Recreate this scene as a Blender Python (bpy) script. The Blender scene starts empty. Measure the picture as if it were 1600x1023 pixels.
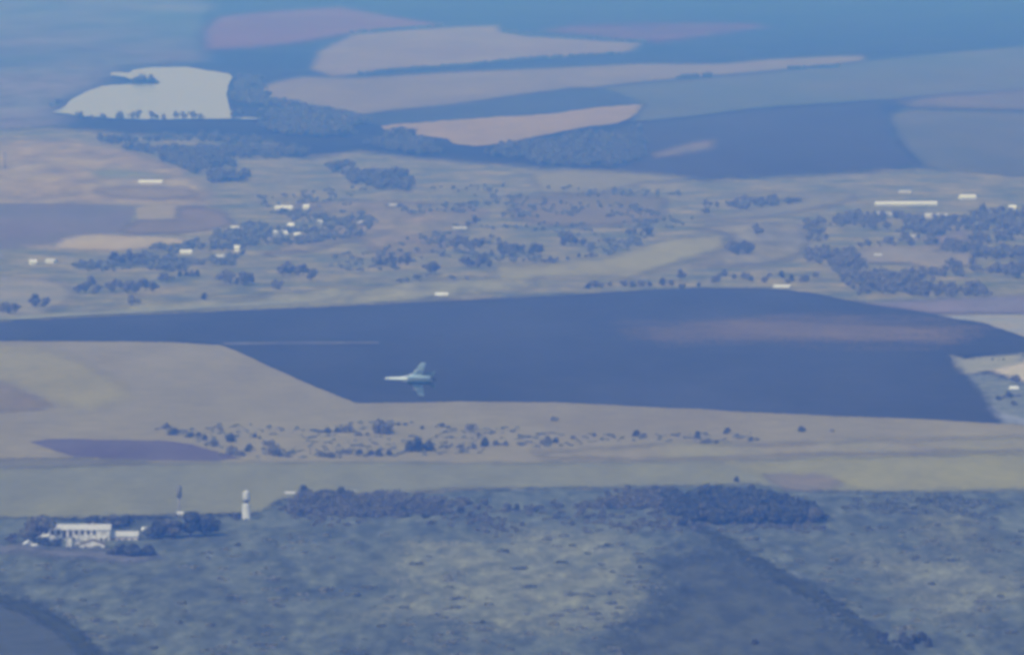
import bpy, math, random
import numpy as np
from mathutils import Vector, Matrix, noise as mnoise

random.seed(7)
rng = np.random.default_rng(7)
sc = bpy.context.scene
COL = sc.collection

# ------------------------------------------------------------------ camera
CAM_H = 282.0                      # metres above the plain
FPX = 10000.0                      # focal length in photo pixels (1600 wide) = 225 mm lens
PITCH = math.atan(734.5 / FPX)
cam = bpy.data.cameras.new('camera')
cam_ob = bpy.data.objects.new('camera', cam)
COL.objects.link(cam_ob)
cam_ob.location = (0, 0, CAM_H)
cam_ob.rotation_euler = (math.pi / 2 - PITCH, 0, 0)
cam.sensor_width = 36
cam.lens = 225
cam.clip_start = 1
cam.clip_end = 80000
cam.dof.use_dof = True             # a long lens focused a little short: the whole view is soft
cam.dof.focus_distance = 150
cam.dof.aperture_fstop = 2.5
sc.camera = cam_ob

# ------------------------------------------------------------------ sky, sun, exposure
SUN_EL, SUN_AZ = math.radians(46), math.radians(-140)
world = bpy.data.worlds.new('World')
sc.world = world
world.use_nodes = True
wn = world.node_tree
bg = wn.nodes['Background']
sky = wn.nodes.new('ShaderNodeTexSky')
sky.sky_type = 'NISHITA'
sky.sun_disc = False
sky.sun_elevation = SUN_EL
sky.sun_rotation = SUN_AZ
wn.links.new(sky.outputs[0], bg.inputs[0])
bg.inputs[1].default_value = 0.13
sun = bpy.data.lights.new('sun', 'SUN')
sun.energy = 2.5
sun.angle = math.radians(0.53)
sun.color = (1, 0.95, 0.88)
sun_ob = bpy.data.objects.new('sun', sun)
COL.objects.link(sun_ob)
SUN_DIR = Vector((math.sin(SUN_AZ) * math.cos(SUN_EL), math.cos(SUN_AZ) * math.cos(SUN_EL), math.sin(SUN_EL)))
sun_ob.rotation_euler = SUN_DIR.to_track_quat('Z', 'Y').to_euler()
sun_ob.location = (0, 0, 900)
sc.view_settings.view_transform = 'Standard'
sc.view_settings.look = 'None'
sc.view_settings.exposure = 0.12
sc.view_settings.gamma = 1
sc.view_settings.use_curve_mapping = False
sc.render.engine = 'CYCLES'
sc.cycles.use_denoising = True
sc.cycles.volume_bounces = 1
sc.cycles.max_bounces = 6

# ------------------------------------------------------------------ helpers
CP, SP = math.cos(PITCH), math.sin(PITCH)


def ground(u, v, z=0.0):
    """map-survey helper: the point of the plain seen at photo position (u, v)"""
    a, b = (u - 800) / FPX, -(v - 511.5) / FPX
    d = Vector((a, CP + b * SP, -SP + b * CP))
    t = (z - CAM_H) / d.z
    return Vector((a * t, d.y * t, z))


def mpp(v):
    """metres per photo pixel at the ground distance of row v"""
    return ground(801, v).x


def newmat(name):
    m = bpy.data.materials.new(name)
    m.use_nodes = True
    m.node_tree.nodes.clear()
    return m, m.node_tree.nodes, m.node_tree.links


def noisy(name, a, b, scale, rough=1.0, fine=None, grain=.12, spec=0.0, streak=None, mottle=0.0, feather=0.0, leafy=0.0):
    """two-tone procedural surface: patches of b in a, finer mottling and grain, in world metres"""
    m, n, l = newmat(name)
    out = n.new('ShaderNodeOutputMaterial')
    geo = n.new('ShaderNodeNewGeometry')
    no = n.new('ShaderNodeTexNoise')
    no.inputs['Scale'].default_value = 1 / scale
    no.inputs['Detail'].default_value = 5
    no.inputs['Roughness'].default_value = .62
    src = geo.outputs['Position']
    if streak is not None:
        mp = n.new('ShaderNodeMapping')
        mp.inputs['Rotation'].default_value = (0, 0, streak)
        mp.inputs['Scale'].default_value = (1, .25, 1)
        l.new(src, mp.inputs[0])
        src = mp.outputs[0]
    l.new(src, no.inputs['Vector'])
    ra = n.new('ShaderNodeValToRGB')
    ra.color_ramp.elements[0].position = .38
    ra.color_ramp.elements[1].position = .62
    ra.color_ramp.elements[0].color = (*a, 1)
    ra.color_ramp.elements[1].color = (*b, 1)
    l.new(no.outputs['Fac'], ra.inputs[0])
    n2 = n.new('ShaderNodeTexNoise')
    n2.inputs['Scale'].default_value = 1 / (fine or max(1.5, scale * .08))
    n2.inputs['Detail'].default_value = 3
    l.new(geo.outputs['Position'], n2.inputs['Vector'])
    mr = n.new('ShaderNodeMapRange')
    mr.inputs['From Min'].default_value = .3
    mr.inputs['From Max'].default_value = .7
    mr.inputs['To Min'].default_value = 1 - grain
    mr.inputs['To Max'].default_value = 1 + grain
    l.new(n2.outputs['Fac'], mr.inputs[0])
    fac = mr.outputs[0]
    if mottle:
        n3 = n.new('ShaderNodeTexNoise')
        n3.inputs['Scale'].default_value = 1 / (scale * .33)
        n3.inputs['Detail'].default_value = 4
        n3.inputs['Roughness'].default_value = .6
        l.new(src, n3.inputs['Vector'])
        m3 = n.new('ShaderNodeMapRange')
        m3.inputs['From Min'].default_value = .32
        m3.inputs['From Max'].default_value = .68
        m3.inputs['To Min'].default_value = 1 - mottle
        m3.inputs['To Max'].default_value = 1 + mottle
        l.new(n3.outputs['Fac'], m3.inputs[0])
        mm = n.new('ShaderNodeMath')
        mm.operation = 'MULTIPLY'
        l.new(fac, mm.inputs[0])
        l.new(m3.outputs[0], mm.inputs[1])
        fac = mm.outputs[0]
    mx = n.new('ShaderNodeVectorMath')
    mx.operation = 'SCALE'
    l.new(ra.outputs[0], mx.inputs[0])
    l.new(fac, mx.inputs['Scale'])
    bs = n.new('ShaderNodeBsdfPrincipled')
    bs.inputs['Roughness'].default_value = rough
    bs.inputs['Specular IOR Level'].default_value = spec
    l.new(mx.outputs[0], bs.inputs['Base Color'])
    if leafy:
        # thin leaves: part of the light comes through from the far side
        tr = n.new('ShaderNodeBsdfTranslucent')
        l.new(mx.outputs[0], tr.inputs[0])
        ad = n.new('ShaderNodeMixShader')
        ad.inputs[0].default_value = leafy
        l.new(bs.outputs[0], ad.inputs[1])
        l.new(tr.outputs[0], ad.inputs[2])
        l.new(ad.outputs[0], out.inputs[0])
        return m
    if feather:
        # cover thins out towards the margin in broken tufts
        at = n.new('ShaderNodeAttribute')
        at.attribute_name = 'margin'
        n4 = n.new('ShaderNodeTexNoise')
        n4.inputs['Scale'].default_value = 1 / feather
        n4.inputs['Detail'].default_value = 5
        n4.inputs['Roughness'].default_value = .65
        l.new(geo.outputs['Position'], n4.inputs['Vector'])
        m4 = n.new('ShaderNodeMath')
        m4.operation = 'MULTIPLY_ADD'
        l.new(n4.outputs['Fac'], m4.inputs[0])
        m4.inputs[1].default_value = 3.4
        l.new(at.outputs['Fac'], m4.inputs[2])
        m6 = n.new('ShaderNodeMapRange')
        m6.inputs['From Min'].default_value = .9
        m6.inputs['From Max'].default_value = 2.5
        l.new(m4.outputs[0], m6.inputs[0])
        sn = n.new('ShaderNodeVectorMath')
        sn.operation = 'SNAP'
        sn.inputs[1].default_value = (1.1, 1.1, 50)
        l.new(geo.outputs['Position'], sn.inputs[0])
        wh = n.new('ShaderNodeTexWhiteNoise')
        l.new(sn.outputs[0], wh.inputs['Vector'])
        m5 = n.new('ShaderNodeMath')
        m5.operation = 'GREATER_THAN'
        l.new(m6.outputs[0], m5.inputs[0])
        l.new(wh.outputs['Value'], m5.inputs[1])
        l.new(m5.outputs[0], bs.inputs['Alpha'])
    l.new(bs.outputs[0], out.inputs[0])
    return m


def mesh_obj(name, verts, faces, mat, parent=None, smooth=False):
    me = bpy.data.meshes.new(name)
    me.from_pydata([tuple(v) for v in verts], [], faces)
    me.update()
    if mat:
        me.materials.append(mat)
    if smooth:
        me.polygons.foreach_set('use_smooth', [True] * len(me.polygons))
    o = bpy.data.objects.new(name, me)
    COL.objects.link(o)
    if parent:
        o.parent = parent
    return o


def quads_mesh(name, V, mat):
    """V: (n,4,3) array of quads as one mesh, fast"""
    n = len(V)
    me = bpy.data.meshes.new(name)
    me.vertices.add(4 * n)
    me.vertices.foreach_set('co', np.ascontiguousarray(V, dtype=np.float32).ravel())
    me.loops.add(4 * n)
    me.loops.foreach_set('vertex_index', np.arange(4 * n, dtype=np.int32))
    me.polygons.add(n)
    me.polygons.foreach_set('loop_start', np.arange(0, 4 * n, 4, dtype=np.int32))
    me.polygons.foreach_set('loop_total', np.full(n, 4, dtype=np.int32))
    me.update(calc_edges=True)
    me.materials.append(mat)
    return me


def empty(name, loc, rz=0.0):
    o = bpy.data.objects.new(name, None)
    COL.objects.link(o)
    o.location = loc
    o.rotation_euler = (0, 0, rz)
    o.empty_display_size = .5
    return o


def tag(o, label=None, cat=None, group=None, kind=None):
    if label:
        o['label'] = label
    if cat:
        o['category'] = cat
    if group:
        o['group'] = group
    if kind:
        o['kind'] = kind
    return o


# ------------------------------------------------------------------ the plain
MEADOW = noisy('rough_grass', (.034, .028, .026), (.05, .042, .038), 260, grain=.15, mottle=.2)
g = mesh_obj('ground', [(-30000, -20000, 0), (30000, -20000, 0), (30000, 45000, 0), (-30000, 45000, 0)], [(0, 1, 2, 3)], MEADOW)
tag(g, kind='structure')


def outline(verts, soft, step=3.0, seed=0):
    """a ragged field margin: resample, wobble, fray"""
    r = random.Random(seed)
    out = []
    n = len(verts)
    for i in range(n):
        (x0, y0), (x1, y1) = verts[i], verts[(i + 1) % n]
        L = math.hypot(x1 - x0, y1 - y0)
        k = max(1, int(L / step))
        nx, ny = -(y1 - y0) / max(L, 1e-6), (x1 - x0) / max(L, 1e-6)
        for j in range(k):
            t = j / k
            x, y = x0 + (x1 - x0) * t, y0 + (y1 - y0) * t
            p = Vector((x * .02 + seed * 3.1, y * .06, seed * 1.7))
            w = mnoise.noise(p) * soft * 1.6 + mnoise.noise(p * 5) * soft * .7 + r.uniform(-1, 1) * soft * .55
            out.append((x + nx * w * .6 + r.uniform(-1, 1) * step * .2, y + ny * w))
    return out


from mathutils.geometry import tessellate_polygon


def flat_poly(name, pix, z, mat):
    pts = [ground(x, y, z) for x, y in pix]
    tris = tessellate_polygon([pts])
    tris = [t if (pts[t[1]] - pts[t[0]]).cross(pts[t[2]] - pts[t[0]]).z > 0 else (t[0], t[2], t[1]) for t in tris]
    return mesh_obj(name, pts, tris, mat)


FIELDS = [
 ('far_pasture', 'hazy blue-green pasture in the upper left corner above the pond',
  (0.093, 0.112, 0.123), (0.152, 0.127, 0.14), 3, 500,
  [(-150,-60),(290,-60),(335,10),(318,60),(325,95),(200,104),(160,128),(95,160),(40,178),(-150,190)]),
 ('far_fallow', 'greyish lilac fallow land left of the pond',
  (0.194, 0.164, 0.181), (0.142, 0.151, 0.161), 4, 180,
  [(-150,118),(60,100),(150,96),(170,118),(120,145),(85,172),(120,180),(90,200),(-150,215)]),
 ('far_stubble_field', 'pale mauve stubble field at the top edge, left of centre',
  (0.201, 0.091, 0.027), (0.172, 0.076, 0.023), 1.6, 200,
  [(322,78),(320,46),(345,26),(430,18),(530,11),(600,24),(690,39),(640,46),(552,52),(470,66),(400,74)]),
 ('far_pink_strip', 'thin pinkish strip of stubble near the top edge, right of centre',
  (0.159, 0.066, 0.02), (0.107, 0.03, 0.018), 2, 150,
  [(850,48),(900,39),(1000,36),(1180,37),(1195,43),(1100,57),(1030,67),(950,60),(880,53)]),
 ('far_wheat_field', 'broad pale grey-tan stubble field in the upper middle of the view',
  (0.264, 0.216, 0.065), (0.232, 0.175, 0.053), 1.0, 250,
  [(486,108),(500,80),(552,54),(620,48),(700,43),(776,40),(782,50),(820,56),(920,62),(1002,67),(990,77),(970,83),(834,91),(732,101),(640,108),(564,115),(520,120)]),
 ('far_long_field', 'long mauve-tan stubble field stretching across the upper part of the view',
  (0.244, 0.203, 0.061), (0.205, 0.167, 0.05), 1.0, 220,
  [(404,137),(430,128),(470,120),(560,122),(640,117),(700,113),(850,107),(1000,100),(1130,100),(1200,93),(1300,88),(1345,87),(1352,95),(1300,103),(1200,112),(1060,123),(1000,129),(930,137),(894,137),(783,152),(699,164),(640,170),(597,174),(560,180),(500,166),(450,158),(410,151)]),
 ('far_dark_field', 'dark blue-green field in a narrow wedge above the bright pink stubble',
  (0.073, 0.071, 0.056), (0.054, 0.053, 0.019), 0.8, 200,
  [(560,180),(640,171),(699,165),(783,153),(894,138),(930,138),(970,150),(1002,162),(969,165),(834,180),(692,189),(608,197),(575,192)]),
 ('far_bright_field', 'brightest pinkish-tan stubble field, lens shaped, in the upper centre',
  (0.332, 0.256, 0.077), (0.293, 0.228, 0.068), 0.9, 150,
  [(594,198),(608,196),(692,188),(834,179),(969,165),(1006,163),(996,179),(965,193),(918,198),(851,211),(790,223),(746,228),(709,224),(699,216),(658,211),(611,206)]),
 ('far_green_field', 'pale teal-green crop field at the upper right',
  (0.113, 0.121, 0.036), (0.137, 0.128, 0.038), 1.2, 300,
  [(1006,164),(975,150),(935,137),(1060,125),(1200,113),(1345,97),(1420,88),(1600,72),(1750,62),(1750,142),(1600,143),(1430,152),(1385,157),(1200,168),(1080,183),(1006,190),(990,188)]),
 ('far_blue_field', 'large dark slate-blue field at the upper right',
  (0.061, 0.048, 0.018), (0.07, 0.058, 0.018), 1.0, 300,
  [(1000,192),(1080,184),(1180,171),(1300,163),(1378,157),(1386,180),(1398,212),(1420,240),(1440,258),(1330,268),(1200,276),(1090,280),(1000,270),(900,262),(860,240),(920,210)]),
 ('far_pink_field', 'faint pinkish stubble strip at the right edge, upper part',
  (0.203, 0.15, 0.045), (0.159, 0.13, 0.039), 2.0, 160,
  [(1408,158),(1480,148),(1600,141),(1750,136),(1750,170),(1600,173),(1480,170),(1425,168)]),
 ('far_grey_field', 'grey-blue field at the right edge below the faint pink strip',
  (0.113, 0.109, 0.033), (0.143, 0.126, 0.038), 1.5, 200,
  [(1390,180),(1420,170),(1600,175),(1750,172),(1750,268),(1600,275),(1500,275),(1445,258),(1420,236),(1400,210)]),
 ('far_sliver_field', 'small pale sliver of stubble inside the dark slate-blue field',
  (0.22, 0.166, 0.05), (0.168, 0.141, 0.042), 1.2, 80,
  [(1020,240),(1060,228),(1090,221),(1116,219),(1113,233),(1060,241),(1025,246)]),
 ('meadow', 'patchy grey-green meadows and gardens around the villages across the middle',
  (0.287, 0.249, 0.082), (0.125, 0.14, 0.069), 2, 50,
  [(-200,205),(90,200),(200,210),(330,215),(420,222),(470,248),(560,236),(640,246),(760,256),(840,262),(1000,270),(1100,282),(1300,272),(1445,262),(1600,276),(1800,270),(1800,500),(1600,522),(1470,494),(1330,470),(1080,452),(860,463),(450,483),(-200,515)]),
 ('tan_meadow', 'pale tan dry meadow at the left edge below the pond',
  (0.314, 0.266, 0.093), (0.293, 0.232, 0.07), 1.8, 110,
  [(-150,222),(30,218),(110,220),(180,232),(230,246),(275,262),(300,282),(330,300),(325,318),(285,322),(215,320),(120,318),(-150,320)]),
 ('grassy_strip', 'greyish green strip of grass in the pale meadow on the left',
  (0.205, 0.213, 0.064), (0.262, 0.239, 0.072), 1.2, 60,
  [(140,268),(175,264),(225,268),(265,276),(235,280),(160,277)]),
 ('purple_fallow', 'dull purple fallow patch under the pale meadow on the left',
  (0.264, 0.214, 0.064), (0.245, 0.196, 0.059), 1.8, 60,
  [(150,296),(210,292),(290,294),(305,304),(260,312),(170,308)]),
 ('left_blue_field', 'slate-blue ploughed field at the left edge, middle height',
  (0.154, 0.145, 0.08), (0.177, 0.145, 0.105), 0.8, 160,
  [(-150,319),(40,318),(120,319),(208,321),(210,332),(203,347),(186,362),(140,369),(105,376),(60,386),(-150,398)]),
 ('pale_plot', 'small pale square plot right of the slate-blue ploughed field',
  (0.323, 0.27, 0.113), (0.291, 0.251, 0.075), 0.8, 40,
  [(213,324),(245,320),(276,321),(272,342),(240,344),(214,343)]),
 ('lilac_field', 'lilac-grey ploughed field above the cream crescent on the left',
  (0.21, 0.164, 0.07), (0.193, 0.153, 0.046), 1.4, 80,
  [(215,345),(280,343),(278,325),(320,324),(352,334),(362,350),(320,360),(270,364),(200,366),(190,360)]),
 ('cream_field', 'cream-coloured crescent of stubble on the left',
  (0.411, 0.351, 0.17), (0.375, 0.297, 0.119), 1, 70,
  [(38,384),(85,383),(100,373),(125,367),(160,366),(220,369),(275,371),(297,377),(275,385),(230,387),(172,392),(130,390),(80,389)]),
 ('left_pale_plot', 'pale pinkish plot at the left edge above the long dark field',
  (0.301, 0.269, 0.141), (0.216, 0.21, 0.118), 2, 50,
  [(-100,432),(60,434),(110,446),(112,470),(60,492),(-100,500)]),
 ('pasture', 'pale olive pasture between the tree clumps and the long dark field, left of centre',
  (0.271, 0.256, 0.094), (0.224, 0.221, 0.094), 2, 70,
  [(120,492),(200,476),(330,468),(480,455),(520,446),(560,452),(640,440),(760,434),(830,432),(830,450),(640,470),(450,481),(200,491)]),
 ('olive_pasture', 'pale olive pasture in the middle of the view, right of the round tree clumps',
  (0.299, 0.281, 0.084), (0.259, 0.238, 0.071), 2.0, 60,
  [(775,442),(775,414),(850,412),(945,403),(983,392),(1039,373),(1136,366),(1124,392),(1072,405),(1029,420),(983,436),(932,431),(831,434)]),
 ('greenish_plot', 'pale greenish plot below the slate-blue field, centre right',
  (0.258, 0.236, 0.071), (0.225, 0.204, 0.061), 1.5, 70,
  [(828,272),(880,265),(960,268),(1072,276),(1068,281),(1000,286),(960,296),(900,304),(845,300)]),
 ('mauve_plot', 'dull mauve plot left of the villages, centre right',
  (0.175, 0.155, 0.046), (0.2, 0.166, 0.057), 1.8, 90,
  [(800,308),(880,306),(960,302),(1040,310),(1030,340),(960,352),(860,352),(800,340)]),
 ('mauve_meadow', 'dull pinkish meadow in the middle of the view below the white roofs',
  (0.247, 0.2, 0.079), (0.202, 0.183, 0.055), 2, 70,
  [(470,318),(560,314),(700,318),(760,330),(720,360),(680,392),(600,400),(560,372),(480,392),(420,396),(470,372),(560,350),(500,332)]),
 ('pale_strip', 'pale strip of grass beside the right-hand village',
  (0.209, 0.2, 0.106), (0.236, 0.212, 0.064), 1.5, 60,
  [(1140,303),(1200,299),(1330,304),(1335,312),(1290,322),(1240,332),(1180,340),(1100,345),(1100,338),(1180,326),(1260,312),(1150,308)]),
 ('tawny_plot', 'tawny plot in front of the right-hand village',
  (0.284, 0.237, 0.109), (0.25, 0.226, 0.134), 1, 60,
  [(1338,392),(1365,387),(1475,384),(1460,393),(1490,397),(1518,394),(1522,412),(1490,418),(1455,419),(1420,411),(1348,410)]),
 ('small_tawny_plot', 'small pinkish plot above the tawny plot by the right-hand village',
  (0.258, 0.209, 0.141), (0.212, 0.186, 0.116), 1.2, 40,
  [(1440,374),(1475,368),(1505,360),(1512,376),(1495,388),(1470,380)]),
 ('grey_pasture', 'greyish pasture left of the right-hand village',
  (0.204, 0.193, 0.121), (0.249, 0.222, 0.071), 1.6, 70,
  [(1085,355),(1180,346),(1250,352),(1262,376),(1245,400),(1200,412),(1130,416),(1080,412),(1130,392),(1145,366)]),
 ('right_pink_strip', 'pinkish strip of stubble at the right edge above the dark field',
  (0.225, 0.184, 0.19), (0.183, 0.174, 0.19), 1.5, 70,
  [(1350,474),(1420,470),(1600,462),(1750,460),(1750,488),(1600,489),(1470,490),(1400,482)]),
 ('ploughed_field', 'huge dark slate-blue ploughed field across the middle, under the jet',
  (0.05, 0.048, 0.03), (0.066, 0.067, 0.068), 0.7, 220,
  [(-200,514),(0,503),(200,492),(450,482),(620,474),(860,462),(1000,454),(1080,450),(1170,449),(1230,452),(1290,461),(1340,472),(1470,492),(1530,504),(1600,523),(1750,560),(1750,580),(1600,556),(1540,553),(1487,558),(1500,573),(1530,605),(1552,640),(1566,662),(1440,655),(1200,645),(950,632),(860,628),(700,627),(556,630),(510,611),(460,590),(400,562),(345,537),(200,533),(0,533),(-200,533)]),
 ('dry_soil_patch', 'faint pinkish band of drier soil on the huge dark field, right of centre',
  (0.184, 0.139, 0.059), (0.107, 0.09, 0.059), 6, 140,
  [(985,510),(1100,502),(1250,497),(1400,500),(1500,508),(1520,520),(1470,532),(1350,536),(1200,532),(1050,531)]),
 ('field_track', 'thin pale track along the near edge of the dark field, left',
  (0.169, 0.171, 0.17), (0.14, 0.137, 0.129), 0.4, 40,
  [(345,535.2),(450,534.4),(592,533.6),(592,536),(450,537),(352,538)]),
 ('verge', 'pale grassy verge along the far edge of the dark field, left',
  (0.281, 0.277, 0.129), (0.225, 0.236, 0.129), 0.8, 40,
  [(-150,504),(0,495),(200,484),(330,476),(480,468),(480,473),(330,481),(200,489),(0,500),(-150,510)]),
 ('white_wedge', 'pale wedge of bare ground at the right edge beside the dark field',
  (0.272, 0.293, 0.276), (0.323, 0.299, 0.208), 0.8, 40,
  [(1462,492),(1510,493),(1600,490),(1750,488),(1750,556),(1600,526),(1565,514),(1535,503),(1500,499)]),
 ('sandy_plot', 'bright sandy plot at the right edge beside the dark field',
  (0.543, 0.479, 0.358), (0.451, 0.421, 0.291), 1, 30,
  [(1524,574),(1560,566),(1600,560),(1700,556),(1700,608),(1600,598),(1570,586)]),
 ('dry_grass_corner', 'pale grassy corner of the plot beside the dark field, right edge',
  (0.324, 0.315, 0.202), (0.264, 0.267, 0.181), 1, 30,
  [(1487,557),(1510,560),(1545,557),(1600,552),(1600,566),(1540,580),(1512,586),(1500,577)]),
 ('green_plot', 'bluish green overgrown plot at the right edge beside the dark field',
  (0.143, 0.165, 0.138), (0.196, 0.205, 0.157), 1, 25,
  [(1512,586),(1545,584),(1600,600),(1720,610),(1720,668),(1600,664),(1568,662),(1530,606)]),
 ('pale_path', 'pale path at the right edge beside the corner of the dark field',
  (0.305, 0.319, 0.346), (0.188, 0.207, 0.223), 1, 12,
  [(1548,636),(1562,646),(1575,648),(1600,652),(1640,655),(1640,668),(1600,664),(1572,660),(1560,654)]),
 ('tan_field', 'broad tan stubble field on the left, meeting the dark field along a diagonal',
  (0.261, 0.234, 0.113), (0.239, 0.208, 0.095), 0.6, 170,
  [(-200,533),(0,533),(200,533),(344,538),(400,562),(460,590),(510,611),(556,630),(700,627),(860,628),(950,632),(1200,645),(1440,655),(1600,664),(1800,676),(1800,770),(1300,768),(900,765),(440,778),(-200,790)]),
 ('yellow_band', 'slightly yellowish band across the tan stubble field, left',
  (0.289, 0.262, 0.089), (0.274, 0.245, 0.074), 3, 90,
  [(-100,540),(60,540),(120,560),(180,590),(210,618),(140,640),(80,628),(20,596),(-100,590)]),
 ('purple_wedge', 'dull purple wedge of ploughed soil at the left edge of the tan field',
  (0.208, 0.164, 0.063), (0.22, 0.184, 0.063), 1.5, 60,
  [(-100,594),(0,597),(40,614),(82,635),(40,641),(-100,644)]),
 ('purple_field', 'narrow purple-blue ploughed strip in the tan field, lower left',
  (0.109, 0.086, 0.095), (0.138, 0.118, 0.125), 0.8, 60,
  [(44,690),(75,686),(150,686),(250,687),(300,694),(345,706),(380,716),(330,720),(200,718),(118,714),(75,700)]),
 ('blue_grey_strip', 'blue-grey strip below the purple field',  # strip in a darker, bluer tone than the tan field
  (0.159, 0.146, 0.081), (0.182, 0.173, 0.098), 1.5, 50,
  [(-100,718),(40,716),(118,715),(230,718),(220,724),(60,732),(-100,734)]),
 ('pink_grass_strip', 'pinkish dry grass along the middle of the lower tan field',
  (0.257, 0.226, 0.107), (0.276, 0.264, 0.107), 2.5, 60,
  [(840,706),(950,700),(1060,690),(1200,694),(1400,688),(1600,682),(1750,680),(1750,706),(1500,706),(1200,712),(1000,718),(860,716)]),
 ('green_band', 'grey-green band of pasture below the row of bushes',
  (0.223, 0.22, 0.099), (0.198, 0.2, 0.107), 1.5, 80,
  [(-150,736),(200,726),(330,722),(600,722),(760,724),(1000,722),(1300,716),(1600,710),(1750,708),(1750,776),(1300,768),(1000,763),(700,764),(440,778),(420,800),(-150,815)]),
 ('olive_strip', 'pale yellowish olive strip of grass at the right above the wood',
  (0.281, 0.266, 0.085), (0.248, 0.234, 0.093), 2.5, 70,
  [(1130,722),(1300,714),(1450,712),(1600,706),(1750,704),(1750,762),(1600,764),(1480,764),(1340,766),(1300,752),(1190,740)]),
 ('pink_plot', 'small dull pink plot on the crest above the wood, right of centre',
  (0.223, 0.185, 0.105), (0.19, 0.175, 0.122), 1, 25,
  [(1190,741),(1230,738),(1290,742),(1316,752),(1300,762),(1262,768),(1225,764)]),
 ('scrubland', 'mottled blue-green scrub and rough grass filling the foreground',
  (0.076, 0.09, 0.073), (0.136, 0.156, 0.115), 1.5, 16,
  [(-300,812),(0,808),(120,812),(260,810),(400,804),(440,782),(600,774),(760,764),(1000,760),(1180,756),(1230,766),(1300,768),(1480,768),(1750,764),(2000,1120),(-400,1120)]),
 ('dry_grass', 'paler dry grass in the middle of the foreground scrub',
  (0.209, 0.218, 0.138), (0.139, 0.154, 0.108), 6, 14,
  [(640,850),(760,840),(860,826),(960,832),(1000,870),(1012,920),(985,965),(880,985),(720,985),(640,960),(560,960),(640,920),(600,880)]),
 ('dry_slope', 'pale diagonal slope of dry grass at the lower right',
  (0.201, 0.214, 0.14), (0.133, 0.146, 0.11), 6, 14,
  [(1325,858),(1380,872),(1470,868),(1540,880),(1600,900),(1600,936),(1545,942),(1500,972),(1470,962),(1420,930),(1370,896)]),
 ('dry_patch', 'pale grass patch at the right edge of the foreground scrub',
  (0.184, 0.194, 0.113), (0.125, 0.136, 0.09), 6, 14,
  [(1430,800),(1500,808),(1540,830),(1520,858),(1460,846),(1440,825)]),
 ('smooth_meadow', 'smooth slate-blue meadow in the lower right foreground',
  (0.069, 0.077, 0.049), (0.082, 0.091, 0.062), 10, 30,
  [(1040,880),(1110,858),(1190,895),(1270,940),(1340,990),(1390,1040),(1000,1045),(960,1000),(1020,960)]),
 ('corner_meadow', 'smooth slate-blue meadow in the lower left corner',
  (0.07, 0.079, 0.061), (0.082, 0.092, 0.075), 5, 40,
  [(-100,905),(0,925),(70,958),(130,1000),(170,1040),(-100,1045)]),
 ('light_track', 'short pale scrap of track in the lower right scrub',
  (0.185, 0.213, 0.184), (0.136, 0.158, 0.137), 1, 8,
  [(1218,893),(1238,890),(1262,899),(1252,906),(1230,902)]),
 ('yard', 'pale dusty yard in front of the white farm buildings',
  (0.163, 0.164, 0.161), (0.135, 0.139, 0.145), 2, 10,
  [(-40,850),(40,852),(110,858),(180,860),(250,868),(200,878),(110,870),(40,862),(-40,864)]),
 ('ditch', 'dark overgrown ditch running diagonally through the lower right scrub',
  (0.047, 0.05, 0.018), (0.06, 0.066, 0.024), 1.5, 15,
  [(1075,818),(1100,822),(1150,848),(1205,886),(1225,893),(1290,930),(1352,972),(1400,1010),(1430,1045),(1400,1045),(1370,1010),(1330,974),(1272,938),(1195,893),(1130,850)]),
 ('drain', 'dark overgrown drain curving through the lower left corner',
  (0.048, 0.053, 0.018), (0.06, 0.069, 0.036), 1.5, 15,
  [(-60,912),(0,928),(60,948),(115,978),(175,1040),(150,1045),(98,990),(50,962),(0,942),(-60,926)]),
]

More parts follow.
